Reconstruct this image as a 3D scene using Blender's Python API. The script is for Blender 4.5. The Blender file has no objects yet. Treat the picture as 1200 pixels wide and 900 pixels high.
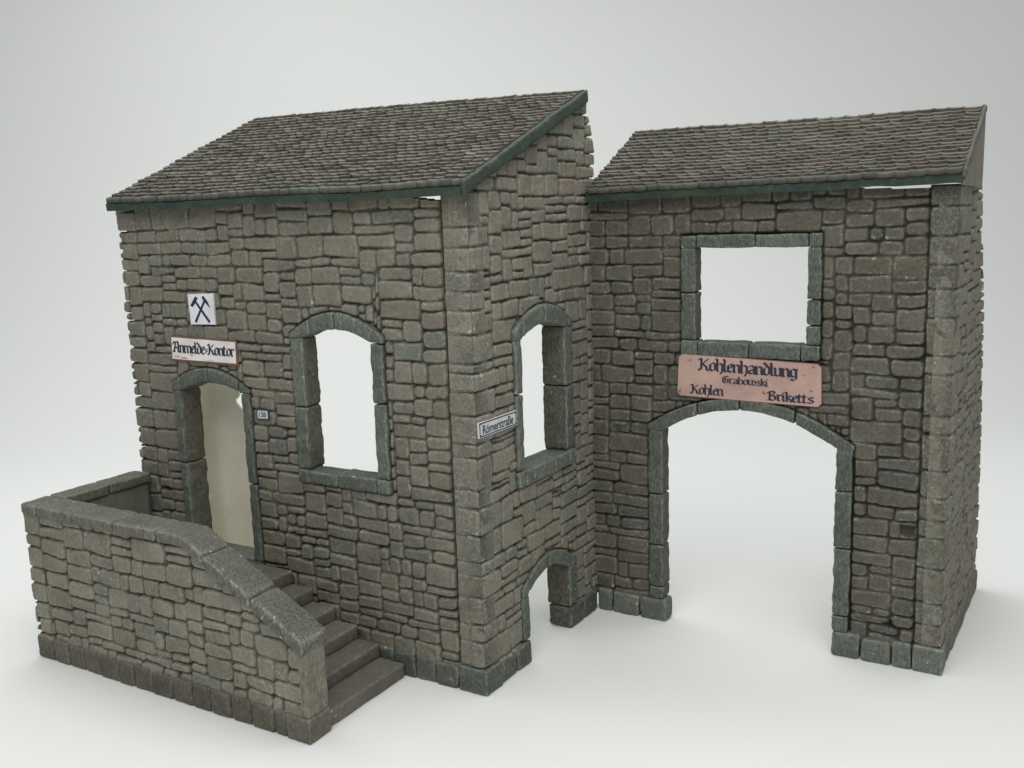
import bpy, math, random
import numpy as np
from mathutils import Vector, Matrix

# ------------------------------------------------------------------ camera, light, exposure
SC = 0.1                                   # model units -> metres
scene = bpy.context.scene
col = scene.collection
random.seed(7)
RNG = np.random.default_rng(11)

F_PX, YAW, PITCH, ROLL = 1151.163, math.radians(-31.286), math.radians(-9.859), math.radians(-1.874)
CAM = Vector((16.512, -24.945, 15.511))
cam_data = bpy.data.cameras.new('camera')
cam = bpy.data.objects.new('camera', cam_data)
col.objects.link(cam)
fwd = Vector((math.sin(YAW)*math.cos(PITCH), math.cos(YAW)*math.cos(PITCH), math.sin(PITCH)))
rgt = Vector((math.cos(YAW), -math.sin(YAW), 0)); upv = rgt.cross(fwd)
R_ = rgt*math.cos(ROLL) + upv*math.sin(ROLL); U_ = -rgt*math.sin(ROLL) + upv*math.cos(ROLL)
M = Matrix((R_, U_, -fwd)).transposed().to_4x4(); M.translation = CAM*SC
cam.matrix_world = M
cam_data.sensor_width = 36.0
cam_data.lens = 36.0*F_PX/1200.0
cam_data.clip_start = 0.02; cam_data.clip_end = 200
scene.camera = cam

world = bpy.data.worlds.new('World'); scene.world = world; world.use_nodes = True
bg = world.node_tree.nodes['Background']
bg.inputs[0].default_value = (0.97, 0.985, 1.0, 1); bg.inputs[1].default_value = 0.42

def area(name, loc, target, size, power, color):
    d = bpy.data.lights.new(name, 'AREA'); d.shape = 'RECTANGLE'; d.size = size[0]*SC; d.size_y = size[1]*SC
    d.energy = power; d.color = color
    o = bpy.data.objects.new(name, d); col.objects.link(o)
    o.location = Vector(loc)*SC
    o.rotation_euler = (Vector(target)-Vector(loc)).to_track_quat('-Z', 'Y').to_euler()
    return o
area('softbox_key', (11, -25, 44), (-1, 2, 4), (40, 30), 122, (1.0, 0.99, 0.965))
area('softbox_back', (-10, 14, 50), (-10, 14.5, 0), (80, 44), 208, (0.985, 1.0, 0.985))

scene.view_settings.view_transform = 'Standard'; scene.view_settings.look = 'None'
scene.view_settings.exposure = 0.0; scene.view_settings.gamma = 1.0

# ------------------------------------------------------------------ noise
def _h(ix, iy, iz, s):
    n = (ix.astype(np.int64)*374761393 + iy.astype(np.int64)*668265263 + iz.astype(np.int64)*2147483647 + s*974634777) & 0xffffffff
    n = ((n ^ (n >> 13))*1274126177) & 0xffffffff
    n = n ^ (n >> 16)
    return (n & 0xffffff)/float(0xffffff)*2-1
def noise3(x, y, z, s=0):
    x, y, z = np.broadcast_arrays(np.asarray(x, float), np.asarray(y, float), np.asarray(z, float))
    ix, iy, iz = np.floor(x), np.floor(y), np.floor(z)
    fx, fy, fz = x-ix, y-iy, z-iz
    fx, fy, fz = fx*fx*(3-2*fx), fy*fy*(3-2*fy), fz*fz*(3-2*fz)
    r = 0
    for dx in (0, 1):
        for dy in (0, 1):
            for dz in (0, 1):
                w = (fx if dx else 1-fx)*(fy if dy else 1-fy)*(fz if dz else 1-fz)
                r = r + w*_h(ix+dx, iy+dy, iz+dz, s)
    return r
def noise2(x, y, s=0): return noise3(x, y, np.zeros_like(x)+0.5, s)
def fbm2(x, y, s=0, o=3):
    r, a, f = 0, 1.0, 1.0
    for k in range(o):
        r = r + a*noise2(x*f, y*f, s+k*17); a *= .5; f *= 2.03
    return r
def sstep(a, b, x):
    t = np.clip((x-a)/(b-a), 0, 1); return t*t*(3-2*t)

# ------------------------------------------------------------------ materials
def new_mat(name):
    m = bpy.data.materials.new(name); m.use_nodes = True
    nt = m.node_tree; b = nt.nodes['Principled BSDF']
    return m, nt, b
def stone_material(name, rough=0.82, bump=0.5, streak=(1, 1, 1), contrast=0.28, spec=0.25, blotch=.14):
    m, nt, b = new_mat(name)
    N, L = nt.nodes, nt.links
    at = N.new('ShaderNodeAttribute'); at.attribute_name = 'col'
    geo = N.new('ShaderNodeNewGeometry')
    mp = N.new('ShaderNodeMapping'); mp.inputs['Scale'].default_value = (streak[0]/SC, streak[1]/SC, streak[2]/SC)
    L.new(geo.outputs['Position'], mp.inputs['Vector'])
    n1 = N.new('ShaderNodeTexNoise'); n1.inputs['Scale'].default_value = 7; n1.inputs['Detail'].default_value = 6; n1.inputs['Roughness'].default_value = .7
    L.new(mp.outputs[0], n1.inputs['Vector'])
    n2 = N.new('ShaderNodeTexNoise'); n2.inputs['Scale'].default_value = .9/SC; n2.inputs['Detail'].default_value = 4
    L.new(geo.outputs['Position'], n2.inputs['Vector'])
    r1 = N.new('ShaderNodeMapRange'); r1.inputs[1].default_value = .25; r1.inputs[2].default_value = .75
    r1.inputs[3].default_value = 1-contrast; r1.inputs[4].default_value = 1+contrast
    L.new(n1.outputs['Fac'], r1.inputs[0])
    r2 = N.new('ShaderNodeMapRange'); r2.inputs[1].default_value = .3; r2.inputs[2].default_value = .7
    r2.inputs[3].default_value = 1-blotch; r2.inputs[4].default_value = 1+blotch
    L.new(n2.outputs['Fac'], r2.inputs[0])
    mu = N.new('ShaderNodeMath'); mu.operation = 'MULTIPLY'; L.new(r1.outputs[0], mu.inputs[0]); L.new(r2.outputs[0], mu.inputs[1])
    vm = N.new('ShaderNodeVectorMath'); vm.operation = 'SCALE'
    L.new(at.outputs['Color'], vm.inputs[0]); L.new(mu.outputs[0], vm.inputs['Scale'])
    n4 = N.new('ShaderNodeTexNoise'); n4.inputs['Scale'].default_value = 11; n4.inputs['Detail'].default_value = 8; n4.inputs['Roughness'].default_value = .75
    L.new(mp.outputs[0], n4.inputs['Vector'])
    r4 = N.new('ShaderNodeMapRange'); r4.inputs[1].default_value = .47; r4.inputs[2].default_value = .62
    L.new(n4.outputs['Fac'], r4.inputs[0])
    m4 = N.new('ShaderNodeMath'); m4.operation = 'MULTIPLY'; m4.use_clamp = True
    L.new(r4.outputs[0], m4.inputs[0]); L.new(at.outputs['Alpha'], m4.inputs[1])
    mx = N.new('ShaderNodeMix'); mx.data_type = 'RGBA'
    L.new(m4.outputs[0], mx.inputs[0]); L.new(vm.outputs[0], mx.inputs[6]); mx.inputs[7].default_value = (.36, .385, .35, 1)
    n5 = N.new('ShaderNodeTexNoise'); n5.inputs['Scale'].default_value = 4.2/SC; n5.inputs['Detail'].default_value = 1; n5.inputs['Roughness'].default_value = .8
    L.new(geo.outputs['Position'], n5.inputs['Vector'])
    r5 = N.new('ShaderNodeMapRange'); r5.inputs[1].default_value = .72; r5.inputs[2].default_value = .76
    L.new(n5.outputs['Fac'], r5.inputs[0])
    g5 = N.new('ShaderNodeMath'); g5.operation = 'MULTIPLY'; g5.use_clamp = True; g5.inputs[1].default_value = 1.0
    L.new(at.outputs['Alpha'], g5.inputs[1]); L.new(r5.outputs[0], g5.inputs[0])
    m5 = N.new('ShaderNodeMix'); m5.data_type = 'RGBA'
    L.new(g5.outputs[0], m5.inputs[0]); L.new(mx.outputs[2], m5.inputs[6]); m5.inputs[7].default_value = (.72, .73, .70, 1)
    L.new(m5.outputs[2], b.inputs['Base Color'])
    b.inputs['Roughness'].default_value = rough
    b.inputs['Specular IOR Level'].default_value = spec
    n3 = N.new('ShaderNodeTexNoise'); n3.inputs['Scale'].default_value = 16; n3.inputs['Detail'].default_value = 5
    L.new(mp.outputs[0], n3.inputs['Vector'])
    bu = N.new('ShaderNodeBump'); bu.inputs['Strength'].default_value = bump; bu.inputs['Distance'].default_value = .03*SC
    L.new(n3.outputs['Fac'], bu.inputs['Height']); L.new(bu.outputs[0], b.inputs['Normal'])
    return m
M_STONE = stone_material('rubble_stone', bump=.7, contrast=.3)
M_DRESS = stone_material('dressed_stone', bump=.9, streak=(1.5, 1.5, .7), contrast=.5)
M_STEP = stone_material('step_stone', bump=.3, contrast=.14)
M_TILE = stone_material('roof_tile', rough=.7, bump=.4, contrast=.25)
M_EDGE = stone_material('roof_edge', rough=.6, bump=.5, contrast=.3)
M_PLASTER = stone_material('painted_plaster', rough=.75, bump=.15, streak=(.7, .7, .25), contrast=.12)
M_CREAM = stone_material('raw_plaster', rough=.9, bump=.25, contrast=.05, blotch=.05)
M_SIGN = stone_material('enamel_sign', rough=.5, bump=.05, contrast=.09, spec=.35)
M_PAPER, _nt, _b = new_mat('backdrop_paper')
_b.inputs['Base Color'].default_value = (.80, .812, .792, 1); _b.inputs['Roughness'].default_value = .9; _b.inputs['Specular IOR Level'].default_value = .1
M_INK = stone_material('sign_ink', rough=.6, bump=0, contrast=.25)

# ------------------------------------------------------------------ mesh linking
ORIG = {}
def empty(name, loc, label, cat, group=None):
    o = bpy.data.objects.new(name, None); col.objects.link(o); o.empty_display_size = .1
    o.location = Vector(loc)*SC; ORIG[o.name] = np.array(loc, float)
    o['label'] = label; o['category'] = cat
    if group: o['group'] = group
    return o
def mk(name, V, F, C, mat, parent=None, smooth=True):
    """V (n,3) in model units, F (m,4) quads (or list of tuples), C (n,3) linear colours"""
    V = np.asarray(V, float)
    o0 = ORIG[parent.name] if parent else np.zeros(3)
    me = bpy.data.meshes.new(name)
    if isinstance(F, np.ndarray):
        n, m = len(V), len(F)
        me.vertices.add(n); me.vertices.foreach_set('co', ((V-o0)*SC).astype(np.float32).ravel())
        me.loops.add(m*4); me.loops.foreach_set('vertex_index', F.astype(np.int32).ravel())
        me.polygons.add(m); me.polygons.foreach_set('loop_start', (np.arange(m)*4).astype(np.int32))
        me.update(calc_edges=True)
    else:
        me.from_pydata(((V-o0)*SC).tolist(), [], F); me.update()
    me.polygons.foreach_set('use_smooth', [smooth]*len(me.polygons))
    at = me.color_attributes.new('col', 'FLOAT_COLOR', 'POINT')
    C = np.asarray(C, float)
    if C.ndim == 1: C = np.tile(C, (len(V), 1))
    if C.shape[1] == 3: C = np.c_[C, np.full(len(V), .0)]
    at.data.foreach_set('color', C.astype(np.float32).ravel())
    me.materials.append(mat)
    ob = bpy.data.objects.new(name, me); col.objects.link(ob)
    ORIG[ob.name] = o0
    if parent: ob.parent = parent
    return ob
def part_empty(name, parent):
    o = bpy.data.objects.new(name, None); col.objects.link(o); o.empty_display_size = .05
    o.parent = parent; ORIG[o.name] = ORIG[parent.name]
    return o
class MB:
    def __init__(s): s.V, s.F, s.C, s.n = [], [], [], 0
    def add(s, V, F, C):
        V = np.asarray(V, float); F = np.asarray(F, int); C = np.asarray(C, float)
        if C.ndim == 1: C = np.tile(C, (len(V), 1))
        if C.shape[1] == 3: C = np.c_[C, np.full(len(V), .0)]
        s.V.append(V); s.F.append(F+s.n); s.C.append(C); s.n += len(V); return s
    def build(s, name, mat, parent=None, smooth=True):
        return mk(name, np.vstack(s.V), np.vstack(s.F), np.vstack(s.C), mat, parent, smooth)

# ------------------------------------------------------------------ colours (linear albedo)
TAUPE = np.array([.172, .160, .123]); GREEN = np.array([.120, .138, .122]); RED = np.array([.200, .150, .120])
DRY = np.array([.40, .41, .375]); JOINT = np.array([.034, .033, .024]); SLATE = np.array([.106, .119, .099])
RAW_BOUNCE = np.array([.60, .575, .475])  # pale raw plaster for house wall backs, chosen to bounce light inside
J4 = np.r_[JOINT, 0.0]
def stone_tone(n, rng, green=.07, red=.05):
    c = np.tile(TAUPE, (n, 1))*rng.uniform(.90, 1.10, (n, 1))
    c *= 1+rng.uniform(-.025, .025, (n, 3))
    g = rng.random(n) < green; c[g] = c[g]*.45+GREEN*rng.uniform(.8, 1.15, (g.sum(), 1))*.55
    r = rng.random(n) < red; c[r] = c[r]*.65+RED*.35
    return c

# ------------------------------------------------------------------ blocks of dressed stone
def rblock(mb, lo, hi, r=.07, res=.09, amp=.02, tone=SLATE, dry=.5, fmap=None, seed=0, irregular=0.0, inner=None):
    lo, hi = np.array(lo, float), np.array(hi, float); L = hi-lo
    r = min(r, L.min()*.45)
    n = np.maximum(3, np.ceil(L/res).astype(int))
    pts, faces = [], []; base = 0
    for ax in range(3):
        a, b = [(1, 2), (2, 0), (0, 1)][ax]
        for side in (0, 1):
            ia, ib = np.meshgrid(np.arange(n[a]+1), np.arange(n[b]+1), indexing='ij')
            P = np.zeros(ia.shape+(3,), int); P[..., a] = ia; P[..., b] = ib; P[..., ax] = n[ax]*side
            idx = np.arange(P[..., 0].size).reshape(ia.shape)+base
            q = np.stack([idx[:-1, :-1], idx[1:, :-1], idx[1:, 1:], idx[:-1, 1:]], -1).reshape(-1, 4)
            if side == 0: q = q[:, ::-1]
            pts.append(P.reshape(-1, 3)); faces.append(q); base += ia.size
    P = np.vstack(pts); F = np.vstack(faces)
    key = (P[:, 0]*1000+P[:, 1])*1000+P[:, 2]
    _, ui, inv = np.unique(key, return_index=True, return_inverse=True)
    P = P[ui]; F = inv.reshape(-1)[F]
    t = P/n                                              # 0..1
    t = np.clip(t, 0, 1); x = t*L
    # crowd outer rows onto the rounding
    c = np.clip(x, r, L-r); d = x-c; ln = np.linalg.norm(d, axis=1)
    # spread: points on a face lie at distance r outside clamp box
    onf = (P == 0) | (P == n)
    dn = d/np.maximum(ln, 1e-9)[:, None]
    x = c+dn*r
    if irregular:
        s = np.array([noise3(seed*3.1+k, seed*1.7, k*2.2, 5) for k in range(6)])
        q = (t-.5)
        x[:, 0] += q[:, 2]*s[0]*irregular+q[:, 2]*q[:, 0]*s[1]*irregular
        x[:, 2] += q[:, 0]*s[2]*irregular
    edge = np.minimum(1, (np.sort(np.abs(dn), axis=1)[:, 1])*1.6)
    x = x+lo
    W = fmap(x) if fmap else x
    for k in range(3):
        W[:, k] += amp*(noise3(W[:, 0]*2.3, W[:, 1]*2.3, W[:, 2]*2.3, 31+k)+.55*noise3(W[:, 0]*6.5, W[:, 1]*6.5, W[:, 2]*6.5, 51+k))
    nn = noise3(W[:, 0]*3, W[:, 1]*3, W[:, 2]*3, 77)*.5+noise3(W[:, 0]*9, W[:, 1]*9, W[:, 2]*9, 78)*.5
    e = np.clip(edge*(.55+.9*nn), 0, 1)*dry
    e = np.clip(e+.25*dry*np.clip(nn-.25, 0, 1), 0, 1)
    C = (np.array(tone)*(1+.12*nn[:, None]))*(1-.5*e[:, None])+DRY*.5*e[:, None]
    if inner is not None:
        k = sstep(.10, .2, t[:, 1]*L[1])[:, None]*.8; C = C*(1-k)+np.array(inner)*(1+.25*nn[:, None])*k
    sp = sstep(.55, .85, noise3(W[:, 0]*1.7, W[:, 1]*1.7, W[:, 2]*1.7, 91))
    A = np.clip(dry*(.5+1.2*edge*(.6+.8*nn)+.5*sp), 0, 1)
    mb.add(W, F, np.c_[C, A])

# ------------------------------------------------------------------ rubble walls as modelled relief
CS = .15
def layout(u0, u1, v0, v1, rng, pre=(), blocked=None, hs=(2, 3, 3, 4, 4, 5), ws=(3, 10)):
    """packs irregular stones; returns cell ids and stone rects (u0,u1,v0,v1)"""
    nu = int(math.ceil((u1-u0)/CS)); nv = int(math.ceil((v1-v0)/CS))
    ids = -np.ones((nv, nu), int); rects = []
    if blocked is not None:
        cu = u0+(np.arange(nu)+.5)*CS; cv = v0+(np.arange(nv)+.5)*CS
        B = blocked(*np.meshgrid(cu, cv)); ids[B] = -2
    for (a, b, c, d) in pre:
        i0, i1 = int(round((a-u0)/CS)), int(round((b-u0)/CS)); j0, j1 = int(round((c-v0)/CS)), int(round((d-v0)/CS))
        i0, j0 = max(i0, 0), max(j0, 0); i1, j1 = min(i1, nu), min(j1, nv)
        if i1 <= i0 or j1 <= j0: continue
        sub = ids[j0:j1, i0:i1]; sub[sub == -1] = len(rects); rects.append((a, b, c, d))
    for j in range(nv):
        i = 0
        while i < nu:
            if ids[j, i] != -1: i += 1; continue
            run = 0
            while i+run < nu and ids[j, i+run] == -1: run += 1
            h = int(rng.choice(hs))
            if i > 0 and ids[j, i-1] >= 0 and rng.random() < .45:
                k = j
                while k < nv and ids[k, i-1] == ids[j, i-1]: k += 1
                if 2 <= k-j <= 6: h = k-j
            w = int(rng.integers(max(ws[0], h-1), ws[1]))
            if h <= 2: w = max(w, 5)
            if h >= 5: w = min(w, 9)
            if run-w < 4: w = run if run <= ws[1]+1 else run//2
            hh = 0
            while hh < h and j+hh < nv and np.all(ids[j+hh, i:i+w] == -1): hh += 1
            # avoid leaving a one-cell sliver above
            if j+hh < nv and j+hh+1 >= nv: hh += 1 if np.all(ids[j+hh, i:i+w] == -1) else 0
            ids[j:j+hh, i:i+w] = len(rects)
            rects.append((u0+i*CS, u0+(i+w)*CS, v0+j*CS, v0+(j+hh)*CS)); i += w
    return ids, np.array(rects)

def relief(u0, u1, v0, v1, res, ids, rects, rng, seed, joint=.024, depth=.16, noedge=None, warp=.07, tone=None, holes=.008, smoothness=1.0, edgeR=None):
    """returns grids U,V,h,d,col"""
    nu = int(round((u1-u0)/res)); nv = int(round((v1-v0)/res))
    U, V = np.meshgrid(np.linspace(u0, u1, nu+1), np.linspace(v0, v1, nv+1))
    wu = U+warp*fbm2(U*.9, V*.9, seed, 2)*.8+.018*noise2(U*5, V*5, seed+3)
    wv = V+warp*fbm2(U*.7+9, V*.9+4, seed+5, 2)*.9+.018*noise2(U*5+7, V*5, seed+8)
    if edgeR is not None:                                     # keep corners of the wall straight
        k = np.ones_like(U)
        for e in edgeR: k *= sstep(0, .5, np.abs(U-e))
        wu = U+(wu-U)*k
        wv = V+(wv-V)*k
    NV, NU = ids.shape
    ci = np.clip(((wu-u0)/CS).astype(int), 0, NU-1); cj = np.clip(((wv-v0)/CS).astype(int), 0, NV-1)
    I = ids[cj, ci]; ok = I >= 0; J = np.where(ok, I, 0)
    n = len(rects); R = rects
    g = joint*rng.uniform(.5, 1.5, (n, 4))*.8                 # shrink of each side
    sl = rng.normal(0, .035, (n, 4))                          # slope of each side
    if noedge is not None:                                    # (side index, stone mask)
        for side, msk in noedge: g[msk, side] = -5; sl[msk, side] = 0
    cu, cv = (R[:, 0]+R[:, 1])/2, (R[:, 2]+R[:, 3])/2
    lu, lv = wu-cu[J], wv-cv[J]
    dl = wu-R[J, 0]-g[J, 0]+sl[J, 0]*lv; dr = R[J, 1]-wu-g[J, 1]+sl[J, 1]*lv
    db = wv-R[J, 2]-g[J, 2]+sl[J, 2]*lu; dt = R[J, 3]-wv-g[J, 3]+sl[J, 3]*lu
    dx, dy = np.minimum(dl, dr), np.minimum(db, dt)
    rr = rng.uniform(.05, .17, n)[J]
    corner = (dx < rr) & (dy < rr)
    d = np.where(corner, rr-np.hypot(rr-dx, rr-dy), np.minimum(dx, dy))
    d = d+.014*noise2(U*9, V*9, seed+21)+.01*noise2(U*17, V*17, seed+22)
    d = np.where(ok, d, -.1)
    prof = sstep(-.015, .048*smoothness, d)
    soft = np.clip(.80+.75*noise2(U*1.3+3, V*1.3, seed+91), .12, 1)      # many joints are only shallow
    prof = 1-(1-prof)*soft
    off = rng.normal(0, .018, n); off = np.clip(off, -.04, .035)
    tu, tv = rng.normal(0, .03, n), rng.normal(0, .035, n)
    dep = depth*rng.uniform(.75, 1.2, n)
    hole = rng.random(n) < holes*.4
    wid, hei = R[:, 1]-R[:, 0], R[:, 3]-R[:, 2]
    hole &= (wid < .8) & (hei < .65)
    face = off[J]+tu[J]*lu+tv[J]*lv+.024*fbm2(U*3.1, V*3.1, seed+31, 3)+.006*noise2(U*13, V*13, seed+33)
    # chipped spots
    ch = fbm2(U*1.9, V*1.9, seed+41, 3); chip = sstep(.65, 1.15, ch)*.07
    h = -dep[J]+(dep[J]+face-chip)*prof
    hm = np.where(hole[J] & ok, sstep(-.02, .09, d+.06*noise2(U*5, V*5, seed+95)), 0); h = h-.24*hm
    h = np.where(ok, h, -depth)
    tn = stone_tone(n, rng) if tone is None else tone(n, rng)
    C = tn[J]
    stain = 1.9*sstep(.3, .95, fbm2(U*.33, V*.33, seed+51, 3))[..., None]
    C = C*(1-.22*stain)+C*np.array([1.0, .80, .66])*.22*stain
    gstain = sstep(.45, .95, fbm2(U*.28+5, V*.28+3, seed+55, 3))[..., None]
    C = C*(1-.35*gstain)+GREEN*.35*gstain
    nn = noise2(U*4, V*4, seed+61)*.5+noise2(U*12, V*12, seed+62)*.5
    rim = sstep(.01, .04, d)*(1-sstep(.05, .12, d))
    e = np.clip(rim*(.25+.8*nn), 0, 1)*.34
    e = e+.10*np.clip(nn-.2, 0, 1)
    C = C*(1-e[..., None])+DRY*e[..., None]
    C = C*(1+.10*fbm2(U*2.2, V*2.2, seed+71, 2))[..., None]
    jm = ((1-sstep(-.012, .028, d))*(.35+.65*soft))[..., None]
    C = C*(1-.9*jm)+JOINT*.9*jm
    C = C*(1-.5*hm[..., None])
    # drilled-looking chips along some joints
    pit = sstep(.42, .7, noise2(U*2.1, V*2.1, seed+97))*(1-sstep(.0, .10, d+.05*noise2(U*7, V*7, seed+98)))*sstep(u0+.9, u0+1.2, U)
    h = h-.11*pit; C = C*(1-.6*pit[..., None])
    al = np.clip(.16+rim*(.35+.9*nn)*.9+.35*sstep(.3, .8, fbm2(U*.5+2, V*.5, seed+81, 2)), 0, 1)*(1-jm[..., 0])
    if noedge is not None:
        for side, msk in noedge: al = np.where(msk[J], np.clip(al*1.3+.22, 0, 1), al)
    return U, V, h, d, np.concatenate([np.clip(C, .01, .9), al[..., None]], -1)

def wall_mesh(mb, U, V, h, C, keep, pos, back, backcol=None):
    """front relief quads where keep (cells), rim quads to the back plane, merged back quads"""
    nv, nu = U.shape
    P = pos(U, V, h).reshape(-1, 3); idx = np.arange(nv*nu).reshape(nv, nu)
    Cc = C.reshape(-1, 4)
    J, I = np.nonzero(keep)
    F = np.stack([idx[J, I], idx[J, I+1], idx[J+1, I+1], idx[J+1, I]], -1)
    used = np.zeros(nv*nu, bool); used[F.ravel()] = True
    # boundary edges
    K = np.pad(keep, 1)
    def bnd(a): return np.nonzero(a)
    E = []
    k = K[1:-1, 1:-1]
    j, i = bnd(k & ~K[:-2, 1:-1]); E.append(np.stack([idx[j, i+1], idx[j, i]], -1))
    j, i = bnd(k & ~K[2:, 1:-1]); E.append(np.stack([idx[j+1, i], idx[j+1, i+1]], -1))
    j, i = bnd(k & ~K[1:-1, :-2]); E.append(np.stack([idx[j, i], idx[j+1, i]], -1))
    j, i = bnd(k & ~K[1:-1, 2:]); E.append(np.stack([idx[j+1, i+1], idx[j, i+1]], -1))
    E = np.vstack(E)
    eu, inv = np.unique(E, return_inverse=True); inv = inv.reshape(E.shape)
    # three rings for the rim so that it can take colour
    Uf, Vf = U.ravel()[eu], V.ravel()[eu]
    Pb = pos(Uf, Vf, np.full(len(eu), -back))
    remap = -np.ones(nv*nu, int); remap[used] = np.arange(used.sum())
    Vt = P[used]; Ct = Cc[used]; F = remap[F]
    nb = len(Vt)
    side = np.stack([remap[E[:, 1]], remap[E[:, 0]], nb+inv[:, 0], nb+inv[:, 1]], -1)
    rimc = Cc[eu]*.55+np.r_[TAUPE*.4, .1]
    Vt = np.vstack([Vt, Pb]); Ct = np.vstack([Ct, rimc]); F = np.vstack([F, side])
    # back
    bq = []; open_ = {}
    for jj in range(keep.shape[0]):
        row = keep[jj]; dd = np.diff(np.r_[0, row.astype(int), 0]); st = np.nonzero(dd == 1)[0]; en = np.nonzero(dd == -1)[0]
        cur = {}
        for a, b in zip(st, en):
            cur[(a, b)] = open_.pop((a, b), jj)
        for (a, b), j0 in open_.items(): bq.append((a, b, j0, jj))
        open_ = cur
    for (a, b), j0 in open_.items(): bq.append((a, b, j0, keep.shape[0]))
    if bq:
        bq = np.array(bq)
        c = [(bq[:, 2], bq[:, 0]), (bq[:, 3], bq[:, 0]), (bq[:, 3], bq[:, 1]), (bq[:, 2], bq[:, 1])]
        pv = np.stack([pos(U[j, i], V[j, i], np.full(len(bq), -back)) for j, i in c], 1).reshape(-1, 3)
        n0 = len(Vt); Vt = np.vstack([Vt, pv]); Ct = np.vstack([Ct, np.tile(np.r_[backcol if backcol is not None else TAUPE*.9, .05], (len(pv), 1))])
        F = np.vstack([F, n0+np.arange(len(pv)).reshape(-1, 4)])
    mb.add(Vt, F, Ct)

def parab(a, b, za, zb, top):
    """arch line through (a,za) and (b,zb) whose crown is 'top'"""
    c = (a+b)/2; w = (b-a)/2
    def f(x):
        t = (x-c)/w
        return za+(zb-za)*(t+1)/2+(top-(za+zb)/2)*(1-t*t)
    return f

RES = .042
HD = 8.134            # y of gate face
# --- openings: outer edge of the dressed surround and the clear opening (u, z)
class Opening:
    def __init__(s, o0, o1, i0, i1, zb, obot, oarch, iarch):
        s.o0, s.o1, s.i0, s.i1, s.zb, s.obot, s.oarch, s.iarch = o0, o1, i0, i1, zb, obot, oarch, iarch
    def outer(s, u, v): return np.minimum(np.minimum(u-s.o0, s.o1-u), np.minimum(s.oarch(u)-v, v-s.obot))
    def block(s, u, v): return (np.minimum(np.minimum(u-s.o0, s.o1-u), v-s.obot) > .07) & (s.oarch(u)-v > (.5 if s.oarch(np.array(s.o0)) != s.oarch(np.array((s.o0+s.o1)/2)) else .07))
    def inner(s, u, v): return np.minimum(np.minimum(u-s.i0, s.i1-u), np.minimum(s.iarch(u)-v, v-s.zb))
door = Opening(-13.78, -9.72, -13.36, -10.13, 3.10, 2.9, parab(-13.86, -9.68, 9.52, 9.46, 10.22), parab(-13.36, -10.13, 9.27, 9.40, 9.67))
win_f = Opening(-7.60, -3.50, -7.02, -4.02, 6.84, 6.38, parab(-7.62, -3.46, 11.62, 11.66, 12.44), parab(-7.02, -4.02, 11.53, 11.47, 11.86))
win_s = Opening(2.42, 6.55, 2.86, 5.90, 6.90, 6.36, parab(2.42, 6.62, 11.70, 11.44, 12.42), parab(2.86, 5.90, 11.36, 11.46, 11.76))
cellar = Opening(2.44, 6.42, 2.90, 5.84, -1, -1, parab(2.40, 6.46, 2.72, 2.62, 3.50), parab(2.90, 5.84, 2.52, 2.46, 3.00))
win_g = Opening(3.56, 8.48, 4.12, 8.02, 10.84, 10.30, lambda x: x*0+14.56, lambda x: x*0+14.10)
arch_g = Opening(2.26, 9.64, 2.84, 9.08, -1, -1, parab(2.22, 9.70, 7.62, 7.46, 8.84), parab(2.84, 9.08, 7.44, 7.36, 8.42))

def edge_blend(h, dist, target, w=.16):
    k = 1-sstep(0, w, dist); return h*(1-k)+target*k

def corner_profile(zs, rows, seed):
    """height of the arris along a quoined corner, from shared rows"""
    b = np.array(sorted(set([r[0] for r in rows]+[rows[-1][1]])))
    dd = np.min(np.abs(zs[:, None]-b[None, :]), axis=1)-.03
    return -.10+(.10-.012+.015*noise2(zs*2.5, zs*0+seed, 3))*sstep(-.02, .07, dd)

def rows(z0, z1, rng, lo=.55, hi=1.35):
    out = []; z = z0
    while z < z1-.3:
        h = round(rng.uniform(lo, hi)/CS)*CS
        if z1-(z+h) < .45: h = z1-z
        out.append((z, z+h)); z += h
    return out

# ================================================================== HOUSE
house = empty('stone_house', (-8, 4, 0), 'tall grey-brown rubble stone model house with arched door and windows under a dark tiled roof', 'model house')
rg = np.random.default_rng(101)
q_rows = rows(.9, 16.20, rg, .3, 1.0)
q_left = rows(3.0, 16.05, rg, .35, .75)
Z0 = .60
# front wall
def front_block(u, v):
    return win_f.block(u, v) | door.block(u, v)
qs = [(-.57 if rg.random() < .3 else -1.02) for _ in q_rows]
pre = [(q, 0.03, a, b) for q, (a, b) in zip(qs, q_rows)]
nq = len(pre)
pre += [(-1.02, q, a, b) for q, (a, b) in zip(qs, q_rows) if q > -1]
pre += [(-16.2+rg.choice([0, 0, .15, .15, .3]), -15.15, a, b) for a, b in q_left]
ids, rects = layout(-16.2, 0.0, Z0, 16.2, rg, pre, front_block)
rects[:nq, 0] = np.where(rects[:nq, 0] < -1, -.99, rects[:nq, 0])
isq = np.zeros(len(rects), bool); isq[:nq] = True
def tone_front(n, rng):
    c = stone_tone(n, rng, .05, .045); c[:nq] = TAUPE*rng.uniform(.9, 1.12, (nq, 1)); return c
U, V, h, d, C = relief(-16.2, 0, Z0, 16.17, RES, ids, rects, rg, 1, noedge=[(1, isq)], tone=tone_front, edgeR=[0, -1.0])
H0 = corner_profile(V[:, -1], q_rows, 1)
h = edge_blend(h, -U, H0[:, None])
seam = 1-sstep(.012, .045, np.abs(U+1.005+.006*noise2(V*2, V*0, 5)))
h = h-.12*seam; C = C*(1-.75*seam[..., None])+J4*.75*seam[..., None]
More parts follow.
